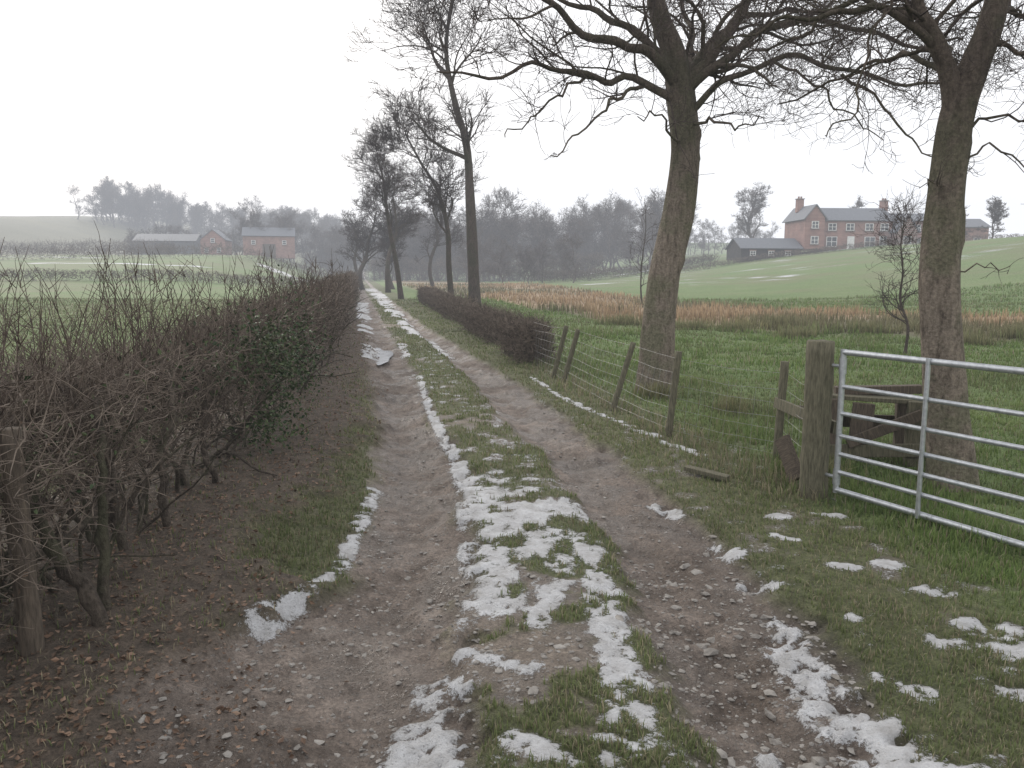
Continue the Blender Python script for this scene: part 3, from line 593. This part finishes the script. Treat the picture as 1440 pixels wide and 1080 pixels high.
# ---------------------------------------------------------------- boxes / buildings
def boxv(cx,cy,cz,sx_,sy_,sz_):
    a=np.array([(i,j,k) for i in (-.5,.5) for j in (-.5,.5) for k in (-.5,.5)])*[sx_,sy_,sz_]+[cx,cy,cz]
    return a,np.array([(0,1,3,2),(4,6,7,5),(0,4,5,1),(2,3,7,6),(0,2,6,4),(1,5,7,3)])
def box(parent,name,c_,d,m,rot=None,bev=0):
    V,F=boxv(0,0,0,*d);o=obj(name,mkmesh(name,V,F,m),parent,c_)
    if rot:o.rotation_euler=rot
    if bev:
        b=o.modifiers.new("b",'BEVEL');b.width=bev;b.segments=2
    return o
def gable(parent,name,cx,cy,z0,L,D,hw,hr,mw,mr,ax='x',over=.35):
    V=np.array([(-L/2,-D/2,0),(L/2,-D/2,0),(L/2,D/2,0),(-L/2,D/2,0),(-L/2,-D/2,hw),(L/2,-D/2,hw),(L/2,D/2,hw),(-L/2,D/2,hw),(-L/2,0,hr),(L/2,0,hr)])
    me=bpy.data.meshes.new(name);me.from_pydata(V.tolist(),[],[(0,1,5,4),(1,2,6,9,5),(2,3,7,6),(3,0,4,8,7),(4,5,9,8),(6,7,8,9)]);me.materials.append(mw)
    o=obj(name+"_walls",me,parent,(cx,cy,z0));rz=0 if ax=='x' else math.pi/2;o.rotation_euler=(0,0,rz)
    sl=math.atan2(hr-hw,D/2);ln=(D/2+over)/math.cos(sl)
    for sg in (-1,1):
        V,F=boxv(0,0,0,L+.5,ln,.14);r=obj(name+"_roof",mkmesh(name+"_roof",V,F,mr),o)
        ym=sg*(D/2+over)/2;r.location=(0,ym,hr+.08-abs(ym)*math.tan(sl)+.02);r.rotation_euler=(-sg*sl,0,0)
    return o
def window(parent,x,y,z,w,h,nm="window"):
    box(parent,nm+"_frame",(x,y-.03,z),(w,.10,h),M_white)
    n=2 if w>1 else 1
    for i in range(n):
        ww=(w-.12*(n+1))/n
        for j in (0,1):
            hh_=(h-.3)/2
            box(parent,nm+"_pane",(x-w/2+.12+ww/2+i*(ww+.12),y-.09,z-h/2+.1+hh_/2+j*(hh_+.1)),(ww,.03,hh_),M_glass)
    box(parent,nm+"_sill",(x,y-.1,z-h/2-.06),(w+.3,.2,.1),M_stone);box(parent,nm+"_lintel",(x,y-.02,z+h/2+.12),(w+.3,.06,.2),M_brick)
hx,hy_=60.5,143;hz=float(hbase(hx,hy_))-.5
H=empty("brick_house",(hx,hy_,hz),math.radians(4));H.scale=(1.13,1.13,1.02)
gable(H,"main",-1.5,0,0,11.5,6.5,4.9,7.0,M_brick,M_slate)
gable(H,"cross_wing",-8.5,-.8,0,7.6,3.0,5.2,7.2,M_brick,M_slate,ax='y')
gable(H,"east_wing",9.0,.5,0,9.4,6,4.9,6.2,M_brick,M_slate)
gable(H,"extension",17.0,.2,0,6.4,5.4,3.9,5.3,M_brick,M_slate)
gable(H,"porch_wing",5.6,-3.4,0,3.6,3.0,3.2,5.5,M_brick,M_slate,ax='y')
for cx_,cz_ in ((-8.9,8.5),(4.6,8.3),(13.2,7.5)):
    box(H,"chimney",(cx_,.3,cz_-1.0),(1.0,.8,2.2),M_brick);box(H,"chimney_cap",(cx_,.3,cz_+.16),(1.2,1.0,.12),M_stone)
    for q in (-.2,.2): box(H,"chimney_pot",(cx_+q,.3,cz_+.4),(.22,.22,.36),M_brick)
for x_ in (-5.2,-2.4,.6,3.0): window(H,x_,-3.25,3.75,1.3,1.2)
for x_ in (-5.2,.8): window(H,x_,-3.25,1.3,1.7,1.7)
window(H,2.9,-3.25,1.3,1.2,1.9);box(H,"front_door",(-2.2,-3.29,1.1),(1.1,.1,2.2),M_white)
window(H,-8.5,-4.6,1.5,1.2,1.3);window(H,-8.5,-4.6,4.0,1.1,1.2)
for x_ in (8.6,11.6): window(H,x_,-2.5,3.7,1.2,1.1);window(H,x_,-2.5,1.3,1.4,1.4)
for x_ in (15.6,18.4): window(H,x_,-2.5,1.5,1.2,1.2)
window(H,5.6,-5.2,1.5,1.2,1.4)
S_=empty("timber_outbuilding",(43.3,139,float(hbase(43.3,139))-.3),math.radians(10));S_.scale=(.95,1,.9)
gable(S_,"barn",0,0,0,11.5,5.5,2.2,4.0,M_black,M_slate)
for x_ in (-3.5,0,3.2): window(S_,x_,-2.75,1.2,1.1,.9)
box(S_,"double_door",(5,-2.79,1.0),(1.0,.1,2.0),M_woodd)
def barn(name,x,y,L,D,hw,hr,mw,mr,rz,ax='x'):
    B=empty(name,(x,y,float(hbase(x,y))-.3),rz);gable(B,"barn",0,0,0,L,D,hw,hr,mw,mr,ax=ax);return B
B=barn("brick_barn",-60,200,12,7,5.4,7.4,M_brick,M_slate,.25)
box(B,"barn_door",(0,-3.56,1.7),(3,.12,3.4),M_woodd);window(B,-3.6,-3.5,3.8,1,1);window(B,3.6,-3.5,3.8,1,1)
B=barn("brick_farmhouse",-75,205,6.5,6.,4.2,6.6,M_brick,M_slate,.1,'y');window(B,-1.6,-3.3,1.6,1,1.2);window(B,1.4,-3.3,1.6,1,1.2);window(B,0,-3.3,4,1,1.1)
B=barn("steel_barn",-89,210,15,9,4.,5.8,M_tin,M_tin,.15);box(B,"sliding_door",(0,-4.57,1.7),(5,.14,3.4),M_black)

# ---------------------------------------------------------------- gate, posts, fence
def post(name,base,top,r,m,parent=None,S=12,taper=.95):
    b=np.array(base,float);t=np.array(top,float);n=14
    q=b+(t-b)*np.linspace(0,1,n)[:,None];R=r*np.linspace(1,taper,n)*rng.uniform(.97,1.03,n)
    V,F=tubes(q[None],R[None],S);V=V+rng.normal(0,r*.03,V.shape)
    L=len(V);tp=V[-S:].mean(0)+(t-b)/np.linalg.norm(t-b)*r*.10
    ins=tp+(V[-S:]-tp)*.86;ins+= (t-b)/np.linalg.norm(t-b)*r*.06
    V=np.concatenate([V,ins,[tp]]);i=np.arange(S);j=(i+1)%S
    F=np.concatenate([F,np.stack([L-S+i,L-S+j,L+j,L+i],-1)])
    me=bpy.data.meshes.new(name);fl=[tuple(int(v) for v in f) for f in F]+[(L+int(a),L+int(c_),L+S) for a,c_ in zip(i,j)]
    me.from_pydata(V.tolist(),[],fl);me.materials.append(m);me.polygons.foreach_set("use_smooth",[True]*len(fl));return obj(name,me,parent)
post("gate_post",(2.20,5.66,-.1),(2.20,5.66,1.12),.098,M_wood,S=20)
post("wooden_stake",(-1.93,3.03,-.1),(-1.96,3.05,1.0),.046,M_woodd,S=12)
G=empty("field_gate",(2.30,5.50,0.03));G.rotation_euler=(0,0,math.atan2(-.894,.447))
def rod(parent,name,a,b,r,m,S=10):
    V,F=tubes(np.array([[a,(np.array(a)+np.array(b))/2,b]]),np.full((1,3),r),S);return obj(name,mkmesh(name,V,F,m,True),parent)
for i,hh_ in enumerate((1.03,.79,.60,.44,.31,.18,.05)):
    rod(G,"rail_%d"%(i+1),(0,0,hh_),(3.55,0,hh_),.021 if i in(0,6) else .0155,M_galv)
for i,xx in enumerate((0,.66,1.8,2.9,3.55)):
    rod(G,"upright_%d"%(i+1),(xx,0 if i in(0,4) else -.02,.03),(xx,0 if i in (0,4) else -.02,1.05),.021 if i in(0,4) else .015,M_galv)
for hh_ in (.93,.14):
    rod(G,"hinge",(-.14,0,hh_),(.0,0,hh_),.012,M_galv);rod(G,"hinge_pin",(0,0,hh_-.05),(0,0,hh_+.06),.026,M_galv)
post("gate_post.001",(3.98,2.18,-.1),(3.98,2.18,1.15),.095,M_wood,S=16)
FE=empty("wire_fence")
fp=[((2.27,6.7),(2.31,6.7,.86),.036),((1.55,7.8),(1.64,7.8,.84),.036),((1.16,9.27),(1.42,9.3,.80),.036),((.74,11.7),(.97,11.7,.78),.04),((.62,12.3),(.84,12.3,.80),.04)]
for i,(b,t,r) in enumerate(fp): post("post_%d"%(i+1),(b[0],b[1],-.1),t,r,M_wood,FE,S=8)
line=[(2.2,5.72,0,0)]+[(b[0],b[1],t[0]-b[0],t[2]) for b,t,r in fp]+[(.35,13.9,0,.8)]
wp=[];
hts=[.06,.16,.27,.38,.50,.62,.76]
for h_ in hts:
    for a,b in zip(line[:-1],line[1:]):
        pa=np.array([a[0]+a[2]*h_/.82+.03,a[1],h_]);pb=np.array([b[0]+b[2]*h_/.82+.03,b[1],h_]);mid=(pa+pb)/2+np.array([rng.normal(0,.01),0,-.02+rng.normal(0,.012)])
        wp.append([pa,mid,pb])
for a,b in zip(line[:-1],line[1:]):
    n=int(math.hypot(a[0]-b[0],a[1]-b[1])/.16)
    for k in range(1,n):
        f=k/n;x0=a[0]+(b[0]-a[0])*f+.03;y0=a[1]+(b[1]-a[1])*f;ln_=a[2]+(b[2]-a[2])*f
        wp.append([np.array([x0+ln_*.07,y0,.06]),np.array([x0+ln_*.4+rng.normal(0,.006),y0,.33]),np.array([x0+ln_*.76,y0,.62])])
V,F=tubes(np.array(wp),np.full((len(wp),3),.0013),4);obj("wire_netting",mkmesh("wire_netting",V,F,M_wire),FE)
box(FE,"rail",(2.30,6.2,.50),(.035,1.15,.09),M_wood,(0,.1,.05),.004)
box(FE,"strut",(2.12,5.95,.2),(.05,.34,.13),M_woodd,(math.radians(58),0,.4),.004)
W=empty("broken_timber_crate",(3.02,6.75,0),math.radians(-14))
for i,(c_,d,r) in enumerate([((0,0,.56),(.85,.42,.035),(0,.03,0)),((-.30,-.2,.28),(.13,.10,.56),None),((-.05,-.22,.30),(.17,.05,.46),(0,.06,0)),((.36,-.2,.28),(.12,.10,.56),None),((.36,.2,.28),(.12,.10,.56),None),((-.3,.2,.28),(.12,.1,.56),None),
    ((.03,-.26,.14),(.78,.035,.11),(0,-.06,0)),((.12,-.28,.33),(.62,.035,.09),(0,-.45,0)),((.03,.25,.30),(.8,.03,.12),None),((.62,-.05,.2),(.10,.10,.42),(0,.3,0)),((.1,-.02,.62),(.7,.09,.07),(0,-.04,.1)),((-.45,-.1,.42),(.35,.04,.09),(0,.12,.3))]):
    box(W,"plank_%d"%(i+1),c_,d,M_woodd if i%3 else M_wood,r,.006)
box(None,"fallen_plank",(1.53,6.1,.05),(.36,.075,.035),M_wood,(.05,.08,math.radians(-38)),.005)
th=np.linspace(0,2*np.pi,40,endpoint=False);rr_=1+.22*np.sin(3*th+1)+.12*np.sin(5*th)
px=-2.52+.2*rr_*np.cos(th);py=15.6+1.5*rr_*np.sin(th);px=px-(py-15.3)*.19
me=bpy.data.meshes.new("puddle");pz=float(np.mean(tz(px,py)))+.02
me.from_pydata([(float(a),float(b),pz) for a,b in zip(px,py)],[],[tuple(range(40))])
M_w=simple("icy_water",(.35,.36,.38),(.6,.62,.65),4,.12,.05,.002,spec=.6);me.materials.append(M_w);obj("puddle",me)

# ---------------------------------------------------------------- haze
V,F=boxv(0,430,35,1300,960,90)
m=bpy.data.materials.new("winter_haze");m.use_nodes=True;nt=m.node_tree;nt.nodes.clear()
out=nt.nodes.new("ShaderNodeOutputMaterial");ab=nt.nodes.new("ShaderNodeVolumeAbsorption");em=nt.nodes.new("ShaderNodeEmission");ad=nt.nodes.new("ShaderNodeAddShader")
SIG=.0012;ab.inputs["Color"].default_value=(0,0,0,1);ab.inputs["Density"].default_value=SIG
em.inputs["Color"].default_value=(.88,.92,1.0,1);em.inputs["Strength"].default_value=SIG
nt.links.new(ab.outputs[0],ad.inputs[0]);nt.links.new(em.outputs[0],ad.inputs[1]);nt.links.new(ad.outputs[0],out.inputs["Volume"])
obj("haze",mkmesh("haze",V,F,m))

# ---------------------------------------------------------------- light
el=math.radians(26);to=Vector((-.55,.83,0)).normalized()*math.cos(el)+Vector((0,0,math.sin(el)))
w=bpy.data.worlds.new("World");sc.world=w;w.use_nodes=True;nt=w.node_tree
bg=nt.nodes["Background"];sky=nt.nodes.new("ShaderNodeTexSky");sky.sky_type='NISHITA';sky.sun_disc=False
sky.sun_elevation=el;sky.sun_rotation=math.atan2(to.x,to.y);sky.dust_density=5;sky.air_density=1.2
nt.links.new(mixc(nt,.82,sky.outputs[0],(15.0,14.9,15.0)),bg.inputs[0]);bg.inputs[1].default_value=.1
L=bpy.data.lights.new("sun",'SUN');L.energy=1.5;L.angle=math.radians(12);L.color=(1,.95,.87)
lo=bpy.data.objects.new("sun",L);COL.objects.link(lo);lo.rotation_euler=to.to_track_quat('Z','Y').to_euler()
# ---------------------------------------------------------------- camera
cd=bpy.data.cameras.new("camera");cd.lens=28;cd.sensor_width=36;cd.clip_end=3000;cd.clip_start=.05
co=bpy.data.objects.new("camera",cd);COL.objects.link(co);co.location=(0,0,1.6);co.rotation_euler=(math.radians(90-7.9),0,0);sc.camera=co
